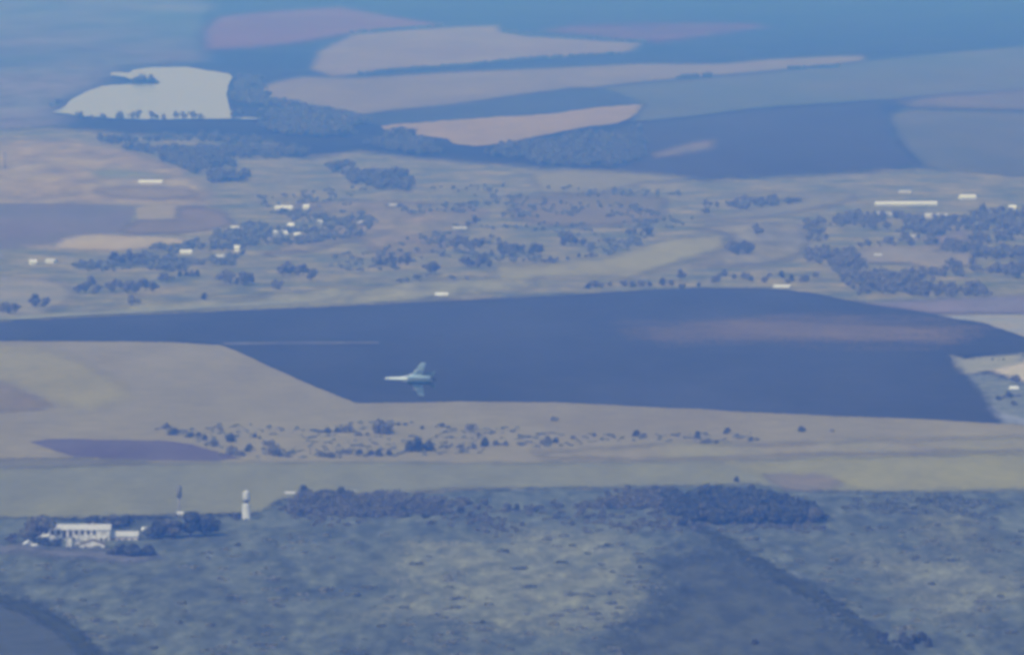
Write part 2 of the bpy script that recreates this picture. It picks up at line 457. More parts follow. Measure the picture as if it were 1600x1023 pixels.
def soft_field(name, verts, z, soft, mat):
    """field whose cover thins out over a broad margin: a grid carrying the distance to its edge"""
    P = np.array(verts, float)
    fw = 1.5 + 2.2 * soft
    xs_ = .35                                    # margins run further along the rows than across them
    x0, x1 = max(P[:, 0].min(), -160) - fw / xs_ * 1.6, min(P[:, 0].max(), 1760) + fw / xs_ * 1.6
    y0, y1 = P[:, 1].min() - fw * 1.6, min(P[:, 1].max(), 1060) + fw * 1.6
    nx, ny = int((x1 - x0) / max(4, fw * 1.2)) + 2, int((y1 - y0) / max(1.2, fw * .4)) + 2
    X, Y = np.meshgrid(np.linspace(x0, x1, nx), np.linspace(y0, y1, ny))
    best = np.full(X.shape, 1e9)
    ins = np.zeros(X.shape, bool)
    for i in range(len(P)):
        (ax, ay), (bx, by) = P[i - 1], P[i]
        dx, dy = (bx - ax) * xs_, by - ay
        t = np.clip(((X - ax) * xs_ * dx + (Y - ay) * dy) / max(dx * dx + dy * dy, 1e-9), 0, 1)
        best = np.minimum(best, np.hypot((X - ax) * xs_ - t * dx, Y - ay - t * dy))
        if ay != by:
            ins ^= ((ay > Y) != (by > Y)) & (X < (bx - ax) * (Y - ay) / (by - ay) + ax)
    sd = np.clip(np.where(ins, best, -best) / fw, -1.5, 1.5)
    keep = sd > -1.4
    cell = (keep[:-1, :-1] | keep[1:, :-1] | keep[:-1, 1:] | keep[1:, 1:])
    idx = np.arange(nx * ny).reshape(ny, nx)
    q = np.stack([idx[1:, :-1][cell], idx[1:, 1:][cell], idx[:-1, 1:][cell], idx[:-1, :-1][cell]], 1)
    used, inv = np.unique(q, return_inverse=True)
    q = inv.reshape(q.shape)
    A, B = (X.ravel()[used] - 800) / FPX, -(Y.ravel()[used] - 511.5) / FPX
    dz = -SP + B * CP
    T = (z - CAM_H) / dz
    V = np.stack([A * T, (CP + B * SP) * T, np.full(len(A), z)], 1)
    me = bpy.data.meshes.new(name)
    me.from_pydata(V.tolist(), [], q.tolist())
    me.update()
    at = me.attributes.new('margin', 'FLOAT', 'POINT')
    at.data.foreach_set('value', sd.ravel()[used].astype(np.float32))
    me.materials.append(mat)
    o = bpy.data.objects.new(name, me)
    COL.objects.link(o)
    return o


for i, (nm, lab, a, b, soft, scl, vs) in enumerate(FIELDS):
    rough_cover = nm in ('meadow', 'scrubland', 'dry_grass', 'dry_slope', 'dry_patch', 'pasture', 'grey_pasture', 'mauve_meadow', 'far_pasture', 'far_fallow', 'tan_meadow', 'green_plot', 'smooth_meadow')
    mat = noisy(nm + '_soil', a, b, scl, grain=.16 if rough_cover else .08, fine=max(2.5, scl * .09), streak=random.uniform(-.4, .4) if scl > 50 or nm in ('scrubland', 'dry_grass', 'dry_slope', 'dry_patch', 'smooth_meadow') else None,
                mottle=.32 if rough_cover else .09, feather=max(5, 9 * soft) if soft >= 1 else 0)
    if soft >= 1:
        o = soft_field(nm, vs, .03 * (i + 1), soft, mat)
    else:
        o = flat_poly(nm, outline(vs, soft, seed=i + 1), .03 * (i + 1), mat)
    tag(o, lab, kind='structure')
ZTOP = .03 * (len(FIELDS) + 2)

# ------------------------------------------------------------------ the pond
m, n, l = newmat('pond_water')
out = n.new('ShaderNodeOutputMaterial')
bs = n.new('ShaderNodeBsdfPrincipled')
bs.inputs['Base Color'].default_value = (.17, .17, .30, 1)
bs.inputs['Roughness'].default_value = .2
bs.inputs['IOR'].default_value = 1.33
no = n.new('ShaderNodeTexNoise')
no.inputs['Scale'].default_value = .4
bp = n.new('ShaderNodeBump')
bp.inputs['Strength'].default_value = .15
geo = n.new('ShaderNodeNewGeometry')
l.new(geo.outputs['Position'], no.inputs['Vector'])
l.new(no.outputs['Fac'], bp.inputs['Height'])
l.new(bp.outputs[0], bs.inputs['Normal'])
l.new(bs.outputs[0], out.inputs[0])
pond = [(83, 175), (101, 167), (111, 155), (135, 143), (159, 135), (200, 132), (250, 131), (248, 126), (205, 124), (196, 121), (172, 117), (175, 113),
        (202, 113), (209, 108), (236, 105), (294, 105), (321, 110), (358, 115), (364, 121), (356, 134), (354, 148), (358, 165), (363, 182), (415, 185.5),
        (337, 186), (250, 187), (180, 185), (120, 180)]
o = flat_poly('pond', outline(pond, .6, seed=91), ZTOP, m)
tag(o, 'pale whitish pond in the upper left', kind='structure')

# ------------------------------------------------------------------ haze: one even box of air round everything
hx, hy0, hy1, hz0, hz1 = 32000, -21000, 46000, -1.0, 300.0
hv = [(-hx, hy0, hz0), (hx, hy0, hz0), (hx, hy1, hz0), (-hx, hy1, hz0), (-hx, hy0, hz1), (hx, hy0, hz1), (hx, hy1, hz1), (-hx, hy1, hz1)]
hf = [(0, 3, 2, 1), (4, 5, 6, 7), (0, 1, 5, 4), (1, 2, 6, 5), (2, 3, 7, 6), (3, 0, 4, 7)]
m, n, l = newmat('haze')
pv = n.new('ShaderNodeVolumePrincipled')
out = n.new('ShaderNodeOutputMaterial')
l.new(pv.outputs[0], out.inputs['Volume'])
pv.inputs['Color'].default_value = (.09, .29, 1.0, 1)           # clear dry air scatters blue far more than red
pv.inputs['Absorption Color'].default_value = (1, 1, 1, 1)
pv.inputs['Density'].default_value = .00025
pv.inputs['Anisotropy'].default_value = .15
tag(mesh_obj('haze', hv, hf, m), 'thin blue haze filling the air over the plain', kind='stuff')

# ------------------------------------------------------------------ foliage
LEAF = [noisy('leaves_dark', (.105, .112, .08), (.14, .145, .104), 6, fine=1.2, grain=.3, leafy=.5),
        noisy('leaves_green', (.185, .18, .13), (.235, .225, .165), 6, fine=1.2, grain=.3, leafy=.5),
        noisy('leaves_dry', (.235, .225, .165), (.29, .275, .205), 6, fine=1.2, grain=.3, leafy=.5)]
GRASSY = noisy('olive_scrub', (.21, .22, .155), (.28, .28, .20), 9, fine=1.2, grain=.3, leafy=.4)
SAGE = noisy('sage_scrub', (.16, .175, .125), (.215, .225, .16), 9, fine=1.2, grain=.3, leafy=.4)
BARK = noisy('bark', (.05, .04, .032), (.09, .075, .06), 1.5, fine=.2, grain=.3)


def crown_quads(seed, nleaf, size, wide=.40, low=.2):
    """unit-height crown: leaf clumps scattered over several uneven lobes"""
    r = np.random.default_rng(seed)
    nl = int(r.integers(6, 10))
    cen = np.stack([r.normal(0, wide * .42, nl), r.normal(0, wide * .42, nl), r.uniform(low + .16, .84, nl)], 1)
    cen[:, :2] *= (1.15 - .75 * np.abs(cen[:, 2:3] - .48))
    cen[0] = (0, 0, .76)
    cen[1] = (0, 0, .48)
    rad = r.uniform(.13, .24, nl) * (wide / .40) ** .5
    rad[1] = wide * .62
    pick = r.choice(nl, nleaf, p=rad ** 2 / (rad ** 2).sum())
    d = r.normal(size=(nleaf, 3))
    d /= np.linalg.norm(d, axis=1, keepdims=True)
    c = cen[pick] + d * (rad[pick] * r.uniform(.84, 1.07, nleaf))[:, None] * np.array([1, 1, .85])
    c[:, 2] = np.clip(c[:, 2], low * .6, None)
    nrm = d + r.normal(0, .32, (nleaf, 3))
    nrm /= np.linalg.norm(nrm, axis=1, keepdims=True)
    t = np.cross(nrm, r.normal(size=(nleaf, 3)))
    t /= np.linalg.norm(t, axis=1, keepdims=True)
    b = np.cross(nrm, t)
    s = size * r.uniform(.6, 1.3, nleaf)[:, None]
    s2 = s * r.uniform(.5, .9, nleaf)[:, None]
    q = np.stack([c - t * s, c - b * s2, c + t * s, c + b * s2], 1) if False else np.stack([c - t * s - b * s2 * .4, c + t * s * .3 - b * s2, c + t * s + b * s2 * .4, c - t * s * .3 + b * s2], 1)
    return q


def trunk_mesh(seed, low=.2):
    r = random.Random(seed)
    V, Fc = [], []

    def limb(p0, p1, r0, r1, k=6):
        ax = (p1 - p0).normalized()
        u = ax.orthogonal().normalized()
        w = ax.cross(u)
        s = len(V)
        for p, rr in ((p0, r0), (p1, r1)):
            for i in range(k):
                a = 2 * math.pi * i / k
                V.append(p + (u * math.cos(a) + w * math.sin(a)) * rr)
        for i in range(k):
            Fc.append((s + i, s + (i + 1) % k, s + k + (i + 1) % k, s + k + i))
    fork = Vector((r.uniform(-.02, .02), r.uniform(-.02, .02), low + .16))
    limb(Vector((0, 0, -.01)), fork, .030, .021, 8)
    limb(fork, Vector((fork.x, fork.y, .72)), .021, .008)
    for i in range(4):
        a = i * 1.6 + r.uniform(-.4, .4)
        limb(fork + Vector((0, 0, r.uniform(-.02, .12))), Vector((math.cos(a) * .2, math.sin(a) * .2, r.uniform(.5, .66))), .014, .005)
    return V, Fc


TREE_PROTO, BUSH_PROTO = [], []
for k in range(9):
    cm = quads_mesh('crown', crown_quads(100 + k, 850, .050, wide=(.34, .40, .46)[k % 3]), LEAF[(0, 1, 2)[k // 3]])
    tv, tf = trunk_mesh(k)
    tm = bpy.data.meshes.new('trunk')
    tm.from_pydata([tuple(v) for v in tv], [], tf)
    tm.materials.append(BARK)
    TREE_PROTO.append((cm, tm))
for k in range(6):
    cm = quads_mesh('foliage', crown_quads(300 + k, 520, .075, wide=(.5, .62, .7)[k % 3], low=.05), LEAF[k % 3])
    tv, tf = trunk_mesh(50 + k, low=.02)
    tm = bpy.data.meshes.new('stem')
    tm.from_pydata([tuple(v) for v in tv], [], tf)
    tm.materials.append(BARK)
    BUSH_PROTO.append((cm, tm))


def plant(p, h, label, group, bush=False, wide=1.0, proto=None):
    P = BUSH_PROTO if bush else TREE_PROTO
    cm, tm = P[((random.choice((0, 3)) if bush and p.y < 2900 else random.randrange(len(P)) if bush else random.randrange(3, len(P))) if p.y > 3300 or bush else random.randrange(6)) if proto is None else proto % len(P)]
    t = empty('shrub' if bush else 'broadleaf_tree', (p.x, p.y, 0), random.uniform(0, 6.28))
    t.scale = (h * wide, h * wide, h)
    tag(t, label, 'shrub' if bush else 'tree', group)
    for nm, me in ((('foliage' if bush else 'crown'), cm), (('stem' if bush else 'trunk'), tm)):
        c = bpy.data.objects.new(nm, me)
        COL.objects.link(c)
        c.parent = t
    return t


ORD = ['leftmost', 'second', 'third', 'fourth', 'fifth', 'sixth', 'seventh', 'eighth', 'ninth', 'tenth', 'eleventh', 'twelfth', 'thirteenth', 'fourteenth',
       'fifteenth', 'sixteenth', 'seventeenth', 'eighteenth', 'nineteenth', 'twentieth']


def nth(label, i, cnt):
    """'tree in the clump' -> 'third tree from the left in the clump'"""
    k, rest = label.split(' ', 1)
    if cnt == 1:
        return label
    if i == 0 or i == cnt - 1:
        return '%s %s %s' % ('leftmost' if i == 0 else 'rightmost', k, rest)
    return '%s %s from left %s' % (ORD[i], k, rest)


def clump(cx, cy, rx, ry, cnt, h, label, group=None, bush=False, wide=1.0):
    for i in range(cnt):
        # spread evenly along the clump with scatter
        u = cx + rx * ((i + .5) / cnt * 2 - 1) + random.uniform(-.85, .85) * rx / cnt
        v = cy + random.uniform(-1, 1) * ry
        plant(ground(u, v), h * random.uniform(.6, 1.2), nth(label, i, cnt), group or label if cnt > 1 else None, bush, wide * random.uniform(.9, 1.15))


LOWC = [crown_quads(500 + k, 130, .115, wide=(.36, .42, .5)[k % 3], low=.12) for k in range(6)]
LOWB = [crown_quads(600 + k, 46, .17, wide=(.5, .62, .72)[k % 3], low=.04) for k in range(6)]


def mass(name, label, pts, mat, protos=LOWC, cat=None, spread=1.0):
    """a wood or thicket that reads as one mass; pts: (point, height, width factor)"""
    A = []
    for p, h, w in pts:
        w *= spread
        q = protos[random.randrange(len(protos))]
        a = random.uniform(0, 6.28)
        c, s = math.cos(a), math.sin(a)
        x = (q[..., 0] * c - q[..., 1] * s) * h * w + p.x
        y = (q[..., 0] * s + q[..., 1] * c) * h * w + p.y
        A.append(np.stack([x, y, q[..., 2] * h], -1))
    me = quads_mesh(name, np.concatenate(A), mat)
    o = bpy.data.objects.new(name, me)
    COL.objects.link(o)
    return tag(o, label, cat, kind='stuff')


def inside(poly, x, y):
    c = False
    j = len(poly) - 1
    for i in range(len(poly)):
        if (poly[i][1] > y) != (poly[j][1] > y) and x < (poly[j][0] - poly[i][0]) * (y - poly[i][1]) / (poly[j][1] - poly[i][1]) + poly[i][0]:
            c = not c
        j = i
    return c


def fill(poly, cnt, h0, h1, thr=None, sc_=.02, avoid=()):
    xs = [p[0] for p in poly]
    ys = [p[1] for p in poly]
    res = []
    tries = 0
    while len(res) < cnt and tries < cnt * 40:
        tries += 1
        x, y = random.uniform(min(xs), max(xs)), random.uniform(min(ys), max(ys))
        if not inside(poly, x, y) or any(inside(a, x, y) for a in avoid):
            continue
        p = ground(x, y)
        if thr is not None and mnoise.noise(Vector((p.x * sc_, p.y * sc_ * .5, 4.2))) + random.uniform(-.12, .12) < thr:
            continue
        res.append((p, random.uniform(h0, h1), random.uniform(.85, 1.3)))
    return res


FP = {f[0]: f[6] for f in FIELDS}
# woods and thickets
mass('woodland', 'dark belt of trees along the crest of the foreground, below the jet',
     fill([(446, 806), (462, 778), (520, 774), (620, 780), (760, 774), (900, 770), (1050, 768), (1060, 800), (860, 800), (700, 812), (560, 814)], 900, 1.2, 4.8, -.2, .02)
     + fill([(446, 806), (700, 800), (1060, 796), (1300, 815), (1290, 838), (1000, 840), (700, 838), (470, 826)], 520, 1.0, 3.6, -.1, .03), LEAF[1], spread=1.25)
mass('woodland', 'dense dark block of wood on the crest at the right of the foreground belt',
     fill([(1052, 790), (1110, 778), (1190, 780), (1260, 800), (1284, 818), (1240, 824), (1110, 824), (1052, 812), (1040, 780), (1060, 772)], 380, 4.0, 7.5), LEAF[0])
mass('thicket', 'blue-green thicket along the near side of the tan field, right edge',
     fill([(1310, 800), (1350, 778), (1480, 772), (1700, 774), (1700, 830), (1560, 822), (1480, 806), (1400, 812)], 360, 1.2, 3.6, -.15, .03), SAGE, spread=1.4)
mass('woodland', 'dark wood on the right-hand bank of the pond',
     fill([(362, 186), (366, 150), (372, 128), (398, 124), (410, 140), (420, 160), (450, 168), (500, 178), (560, 190), (600, 202), (650, 216), (600, 222), (520, 220), (440, 214), (400, 200)], 620, 7, 12, -.05, .012), LEAF[1])
mass('woodland', 'broad dark wood below the pond',
     fill([(150, 222), (200, 214), (300, 218), (390, 224), (470, 232), (480, 246), (420, 268), (380, 286), (330, 288), (290, 268), (230, 244)], 520, 6, 11, -.02, .012), LEAF[1])
mass('woodland', 'dark belt of trees under the bright pink field',
     fill([(560, 226), (640, 222), (700, 230), (760, 236), (850, 226), (930, 212), (1000, 205), (1010, 246), (960, 264), (860, 262), (760, 254), (640, 244)], 620, 6, 10, -.1, .01), LEAF[1])
mass('woodland', 'dark patch of wood left of centre above the villages',
     fill([(510, 262), (560, 258), (620, 270), (645, 284), (640, 300), (590, 298), (540, 286)], 150, 6, 10, -.1, .02), LEAF[1])
def row(pts, cnt, h0, h1):
    r_ = []
    for i in range(cnt):
        t_ = random.random() * (len(pts) - 1)
        j = int(t_)
        f_ = t_ - j
        r_.append((ground(pts[j][0] + (pts[j + 1][0] - pts[j][0]) * f_, pts[j][1] + (pts[j + 1][1] - pts[j][1]) * f_ + random.uniform(-.5, .5)), random.uniform(h0, h1), random.uniform(.9, 1.4)))
    return r_


mass('far_hedge', 'dark hedge between the two uppermost pale fields', row([(545, 53), (620, 48), (690, 42)], 90, 3, 7), LEAF[1])
mass('far_hedge', 'dark hedge along the upper right edge of the broad pale field', row([(780, 50), (830, 57), (920, 62), (1012, 69)], 120, 3, 8), LEAF[1])
mass('far_hedge', 'dark shelter belt between the broad pale field and the long one below', row([(560, 118), (640, 111), (732, 104), (834, 94), (970, 86)], 260, 3, 7), LEAF[1])
mass('far_hedge', 'two scraps of hedge on the lower edge of the long pale field, right', row([(1055, 124), (1110, 121)], 40, 3, 7) + row([(1230, 110), (1310, 106)], 50, 3, 7), LEAF[1])
VPLOTS = [FP['tawny_plot'], FP['small_tawny_plot'], FP['grey_pasture']]
mass('woodland', 'dark trees and gardens all around the right-hand village',
     fill([(1255, 350), (1330, 340), (1480, 345), (1540, 330), (1640, 330), (1640, 462), (1470, 466), (1330, 462), (1300, 420), (1262, 410)], 900, 3, 8, -.06, .02, VPLOTS), LEAF[2])
mass('woodland', 'dark line of trees right of the pale strip near the right-hand village',
     fill([(1100, 322), (1200, 312), (1260, 318), (1180, 328), (1100, 336)], 60, 4, 7, -.1, .02), LEAF[2])
mass('garden_scrub', 'low scrub and hedges around the left-hand and central villages',
     fill([(150, 396), (280, 386), (400, 350), (420, 330), (560, 334), (600, 350), (560, 372), (480, 384), (380, 400), (360, 420), (200, 430), (120, 424), (120, 404)], 620, 2, 6, -.05, .02), GRASSY, LOWC, spread=1.2)
mass('hedge_scrub', 'scattered low bushes between the villages across the middle',
     fill([(380, 300), (700, 290), (1060, 300), (1100, 350), (1040, 360), (960, 420), (700, 440), (480, 450), (430, 420), (600, 390), (680, 350), (420, 330)], 600, 1.5, 4.5, .0, .015, [FP['olive_pasture']]), GRASSY, LOWC, spread=1.4)
mass('field_scrub', 'low straggling scrub along the strip in the lower tan field',
     fill([(240, 672), (330, 664), (460, 672), (600, 660), (780, 668), (850, 680), (1000, 682), (1180, 680), (1180, 698), (1000, 692), (840, 704), (760, 712), (640, 716), (480, 720), (400, 718), (330, 700)], 800, .8, 2.6, -.12, .03), GRASSY, LOWC, spread=1.5)
FG = [(-60, 874), (250, 884), (340, 850), (430, 826), (700, 822), (1060, 832), (1290, 832), (1400, 816), (1660, 820), (1720, 1060), (-80, 1060)]
mass('foreground_scrub', 'pale olive scrub bushes growing in drifts through the foreground',
     fill(FG, 520, 1.2, 3.0, .03, .02, [FP['smooth_meadow'], FP['corner_meadow'], FP['yard'], FP['light_track'], FP['ditch']]), GRASSY, LOWC, spread=2.1)
mass('foreground_scrub', 'duller sage-green scrub growing between the pale drifts of the foreground',
     fill(FG, 300, 1.2, 3.2, -.04, .03, [FP['smooth_meadow'], FP['corner_meadow'], FP['yard'], FP['light_track'], FP['ditch']]), SAGE, LOWC, spread=2.0)
mass('foreground_scrub', 'sparse low tufts in the smooth slate-blue meadows of the foreground',
     fill([(-60, 905), (170, 1030), (1000, 1040), (1040, 880), (1200, 860), (1500, 980), (1660, 1060), (-80, 1060)], 500, .4, 1.0, .1, .03), GRASSY, LOWB)

# ------------------------------------------------------------------ trees one can tell apart
clump(812, 400, 34, 4, 9, 9.5, 'tree in the widest dark clump left of the olive pasture, centre')
clump(893, 385, 19, 2, 5, 9.5, 'tree in the compact dark clump above the olive pasture')
clump(859, 412, 9, 1, 3, 5, 'shrub below the gap between the two darkest clumps', bush=True)
clump(920, 402, 18, 1, 4, 3.6, 'shrub in the low row along the top of the olive pasture', bush=True)
clump(1000, 369, 22, 2, 5, 8, 'tree in the small clump above the right half of the olive pasture')
clump(1157, 398, 18, 3, 6, 10, 'tree in the clump at the right-hand tip of the olive pasture')
clump(728, 389, 30, 3, 8, 9, 'tree in the clump just below the white cottage')
clump(745, 418, 24, 3, 7, 8, 'tree in the lower clump between the cottage and the verge')
clump(615, 417, 28, 3, 8, 8, 'tree in the centre-left clump above the olive verge pasture')
clump(675, 429, 7, 2, 2, 9, 'tree of the taller pair right of the centre-left clump')
clump(455, 430, 23, 3, 7, 9, 'tree in the dark clump below the central white houses')
plant(ground(486, 440), 9, 'lone tree just right of the clump below the central white houses', None)
plant(ground(430, 452), 7, 'lone dark shrub below the clump under the central white houses', None, True)
clump(376, 445, 24, 3, 7, 9, 'tree in the dark clump right of the left-hand village')
clump(254, 441, 7, 1, 2, 6.5, 'tree of the small pair between the left-hand clumps')
clump(298, 433, 19, 1, 4, 5, 'shrub in the short hedge right of the two small trees', bush=True)
clump(178, 456, 62, 6, 14, 8, 'tree in the long dark clump at the left above the verge')
clump(205, 413, 30, 3, 7, 8, 'tree in the clump under the cream crescent')
clump(60, 481, 12, 1, 3, 8, 'tree in the round clump near the left edge, above the dark field')
clump(12, 491, 13, 1, 3, 8, 'tree in the clump at the very left edge above the dark field')
plant(ground(205, 479), 8, 'slim lone tree on the pasture left of centre, above the dark field', None)
plant(ground(318, 469), 5, 'lone shrub on the pasture above the pale verge', None, True)
clump(1000, 449, 95, 3, 13, 5, 'shrub in the ragged hedge along the far dark field edge', bush=True)
clump(1190, 438, 85, 6, 13, 5.5, 'shrub in the loose hedge below the grey pasture, right', bush=True)
plant(ground(1063, 440), 9, 'taller tree standing up from the hedge on the far edge of the dark field', None)
plant(ground(1182, 372), 12, 'tall slim tree beside the clump at the tip of the olive pasture', None, wide=.7)
plant(ground(742, 352), 8, 'lone tree behind the white cottage right of centre', None)
clump(220, 187.5, 98, 1.0, 15, 9, 'tree in the row on the near bank of the pond')
clump(227, 131, 17, .8, 5, 12, 'tree on the small spit reaching into the pond')
clump(88, 168, 8, 2, 3, 9, 'tree on the left-hand tip of the pond')
clump(385, 240, 6, 2, 2, 10, 'tree of the tall pair in the wood below the pond')
plant(ground(1588, 598), 5, 'shrub on the sandy plot at the right edge', None, True)
clump(1560, 566, 16, 1, 3, 2.2, 'shrub along the top of the sandy plot, right edge', bush=True)
clump(1575, 630, 18, 9, 6, 4, 'shrub on the overgrown plot at the right edge', bush=True)
# the ragged row in the lower tan field
ROW = {
    'shrub in the ragged tan-field row beside the purple strip':
        [(246, 675, 7), (260, 673, 11), (270, 683, 13), (296, 687, 11), (310, 685, 9), (320, 691, 12), (334, 701, 13), (345, 676, 9), (361, 694, 17), (398, 687, 9), (406, 689, 8), (361, 714, 18), (376, 716, 12), (388, 709, 14), (424, 700, 13), (426, 714, 18), (438, 717, 9), (450, 718, 8), (345, 715, 8)],
    'shrub in the upper ragged tan-field row below the jet':
        [(500, 680, 8), (512, 680, 12), (526, 679, 11), (545, 679, 16), (560, 684, 10), (574, 684, 9), (592, 681, 25), (604, 682, 16), (622, 668, 8), (634, 668, 7), (660, 674, 9), (690, 671, 10), (700, 673, 8), (733, 675, 13), (748, 684, 8), (682, 687, 6), (704, 688, 6), (864, 661, 10)],
    'shrub in the lower ragged tan-field row below the jet':
        [(505, 717, 11), (518, 719, 12), (545, 713, 12), (562, 713, 11), (578, 715, 11), (592, 716, 13), (608, 715, 12), (640, 709, 20), (654, 709, 23), (670, 708, 19), (698, 704, 10), (718, 704, 9), (740, 704, 10), (758, 701, 17), (775, 699, 11), (790, 699, 9), (812, 699, 9)],
    'shrub in the thin right-hand end of the tan-field row':
        [(856, 697, 14), (868, 695, 11), (895, 689, 8), (928, 685, 9), (960, 688, 7), (993, 685, 12), (1006, 686, 9), (1055, 685, 8), (1090, 689, 14), (1104, 697, 12), (1120, 697, 9), (1135, 681, 12), (1172, 692, 9), (1184, 692, 8), (1252, 678, 12), (1300, 678, 8)]}
for lab, pts in ROW.items():
    for i, (x, y, hp) in enumerate(sorted(pts)):
        plant(ground(x, y), max(hp * 1.15, 8) * mpp(y), nth(lab, i, len(pts)), lab, True, random.uniform(.9, 1.3))
# round the farm
S8 = mpp(850)
for x, y, hp, w, lab in [
        (54, 850, 47, 1.35, 'big round dark tree left of the white farm buildings'),
        (18, 852, 22, 1.2, 'low dark tree at the left edge beside the farm'),
        (148, 829, 26, 1.6, 'left one of three dark trees behind the white farmhouse'),
        (172, 829, 27, 1.6, 'middle one of three dark trees behind the white farmhouse'),
        (197, 828, 25, 1.6, 'right one of three dark trees behind the white farmhouse'),
        (248, 845, 38, 1.45, 'dark tree right of the farm, left end of the group of four'),
        (272, 846, 38, 1.45, 'dark tree under the tank on its pole, second of the group of four'),
        (298, 844, 46, 1.35, 'tallest dark tree of the group of four right of the farm'),
        (322, 842, 40, 1.4, 'dark tree at the right end of the group of four by the farm'),
        (370, 817, 18, 1.0, 'small dark tree left of the white tower')]:
    plant(ground(x, y), hp * mpp(y), lab, None, False, w)
for x, y, hp, w, lab in [
        (72, 858, 19, 1.2, 'left dark shrub in front of the low farm wing'),
        (88, 859, 18, 1.2, 'right dark shrub in front of the low farm wing'),
        (184, 873, 25, 1.4, 'left one of three dark shrubs in front of the farm, right side'),
        (208, 875, 29, 1.4, 'middle one of three dark shrubs in front of the farm, right side'),
        (232, 873, 25, 1.4, 'right one of three dark shrubs in front of the farm, right side'),
        (1178, 1013, 16, 1.0, 'lone dark shrub at the bottom edge right of centre'),
        (1000, 893, 12, 1.1, 'lone dark shrub at the right edge of the pale foreground grass'),
        (953, 934, 11, 1.1, 'small dark shrub in the pale foreground grass'),
        (1151, 757, 15, .8, 'lone dark bush standing out on the crest above the wood'),
        (372, 858, 12, 1.6, 'low dark shrub below the white tower')]:
    plant(ground(x, y), hp * mpp(y), lab, None, True, w)
clump(565, 809, 110, 8, 13, 5.5, 'tree along the front of the crest belt, left part')
clump(870, 802, 170, 14, 14, 4.2, 'tree along the front of the crest belt, middle part')
clump(1165, 823, 110, 4, 13, 8.5, 'tree along the front of the dense dark wood on the crest')
clump(500, 778, 38, 2, 6, 5, 'shrub at the left end of the crest belt', bush=True)
for i in range(9):
    t = i / 8
    plant(ground(1282 + 66 * t, 934 + 40 * t + random.uniform(-2, 2)), random.uniform(2, 3.2), nth('shrub in the dark diagonal hedge at the lower right', i, 9), 'shrub in the dark diagonal hedge at the lower right', True)
clump(1412, 1010, 44, 12, 12, 5, 'shrub in the dark thicket at the bottom edge, right', bush=True)
for i in range(14):
    t = i / 13
    plant(ground(5 + 165 * t, 935 + 90 * t * t + random.uniform(-2, 2)), random.uniform(1.3, 2.0), nth('shrub along the dark drain in the lower left corner', i, 14), 'low shrub along the dark ditch in the lower left corner', True, 1.2)

# ------------------------------------------------------------------ buildings
WHITE = noisy('whitewash', (.74, .77, .82), (.66, .69, .74), 3, fine=.5, grain=.10, rough=.9, spec=.1)
OLD_WHITE = noisy('weathered_whitewash', (.66, .69, .74), (.36, .37, .40), 1.6, fine=.4, grain=.2, rough=.9, spec=.1)
TOWER_WHITE = noisy('tower_paint', (.46, .49, .53), (.40, .43, .47), 2, fine=.4, grain=.1, rough=.8, spec=.1)
CREAM = noisy('cream_plaster', (.60, .57, .56), (.52, .49, .49), 3, fine=.5, grain=.10, rough=.9, spec=.1)
PALE_ROOF = noisy('fibre_cement_roof', (.52, .54, .57), (.43, .45, .48), 2.5, fine=.4, grain=.12, rough=.85, spec=.2)
DARK_ROOF = noisy('weathered_roof', (.16, .14, .13), (.22, .19, .17), 2.5, fine=.4, grain=.15, rough=.9, spec=.1)
WHITE_ROOF = noisy('white_sheet_roof', (.74, .78, .84), (.66, .70, .76), 6, fine=1, grain=.06, rough=.6, spec=.3)
GLASS = noisy('window_dark', (.02, .022, .026), (.035, .036, .04), 1, rough=.2, spec=.5)
FRAME = noisy('window_frame', (.30, .29, .28), (.25, .24, .23), 1)
STEEL = noisy('painted_steel', (.11, .12, .12), (.16, .16, .15), 1.5, fine=.3, grain=.15, rough=.6, spec=.3)
CONC = noisy('concrete', (.36, .35, .33), (.28, .27, .26), 1.5, fine=.3, grain=.12)
DOORM = noisy('door_paint', (.10, .11, .13), (.14, .14, .15), 1)


def box(x0, x1, y0, y1, z0, z1):
    v = [(x0, y0, z0), (x1, y0, z0), (x1, y1, z0), (x0, y1, z0), (x0, y0, z1), (x1, y0, z1), (x1, y1, z1), (x0, y1, z1)]
    return v, [(0, 3, 2, 1), (4, 5, 6, 7), (0, 1, 5, 4), (1, 2, 6, 5), (2, 3, 7, 6), (3, 0, 4, 7)]


def join(*bs):
    V, F = [], []
    for v, f in bs:
        s = len(V)
        V += v
        F += [tuple(i + s for i in q) for q in f]
    return V, F


def gable_block(w, d, h, rh, along_x=True):
    """walls with gable ends; ridge along x (or y)"""
    x, y = w / 2, d / 2
    v = [(-x, -y, -.2), (x, -y, -.2), (x, y, -.2), (-x, y, -.2), (-x, -y, h), (x, -y, h), (x, y, h), (-x, y, h)]
    if along_x:
        v += [(-x, 0, h + rh), (x, 0, h + rh)]
        f = [(0, 1, 5, 4), (2, 3, 7, 6), (1, 2, 6, 9, 5), (3, 0, 4, 8, 7), (4, 5, 9, 8), (6, 7, 8, 9)]
    else:
        v += [(0, -y, h + rh), (0, y, h + rh)]
        f = [(1, 2, 6, 5), (3, 0, 4, 7), (0, 1, 5, 8, 4), (2, 3, 7, 9, 6), (5, 6, 9, 8), (7, 4, 8, 9)]
    return v, f


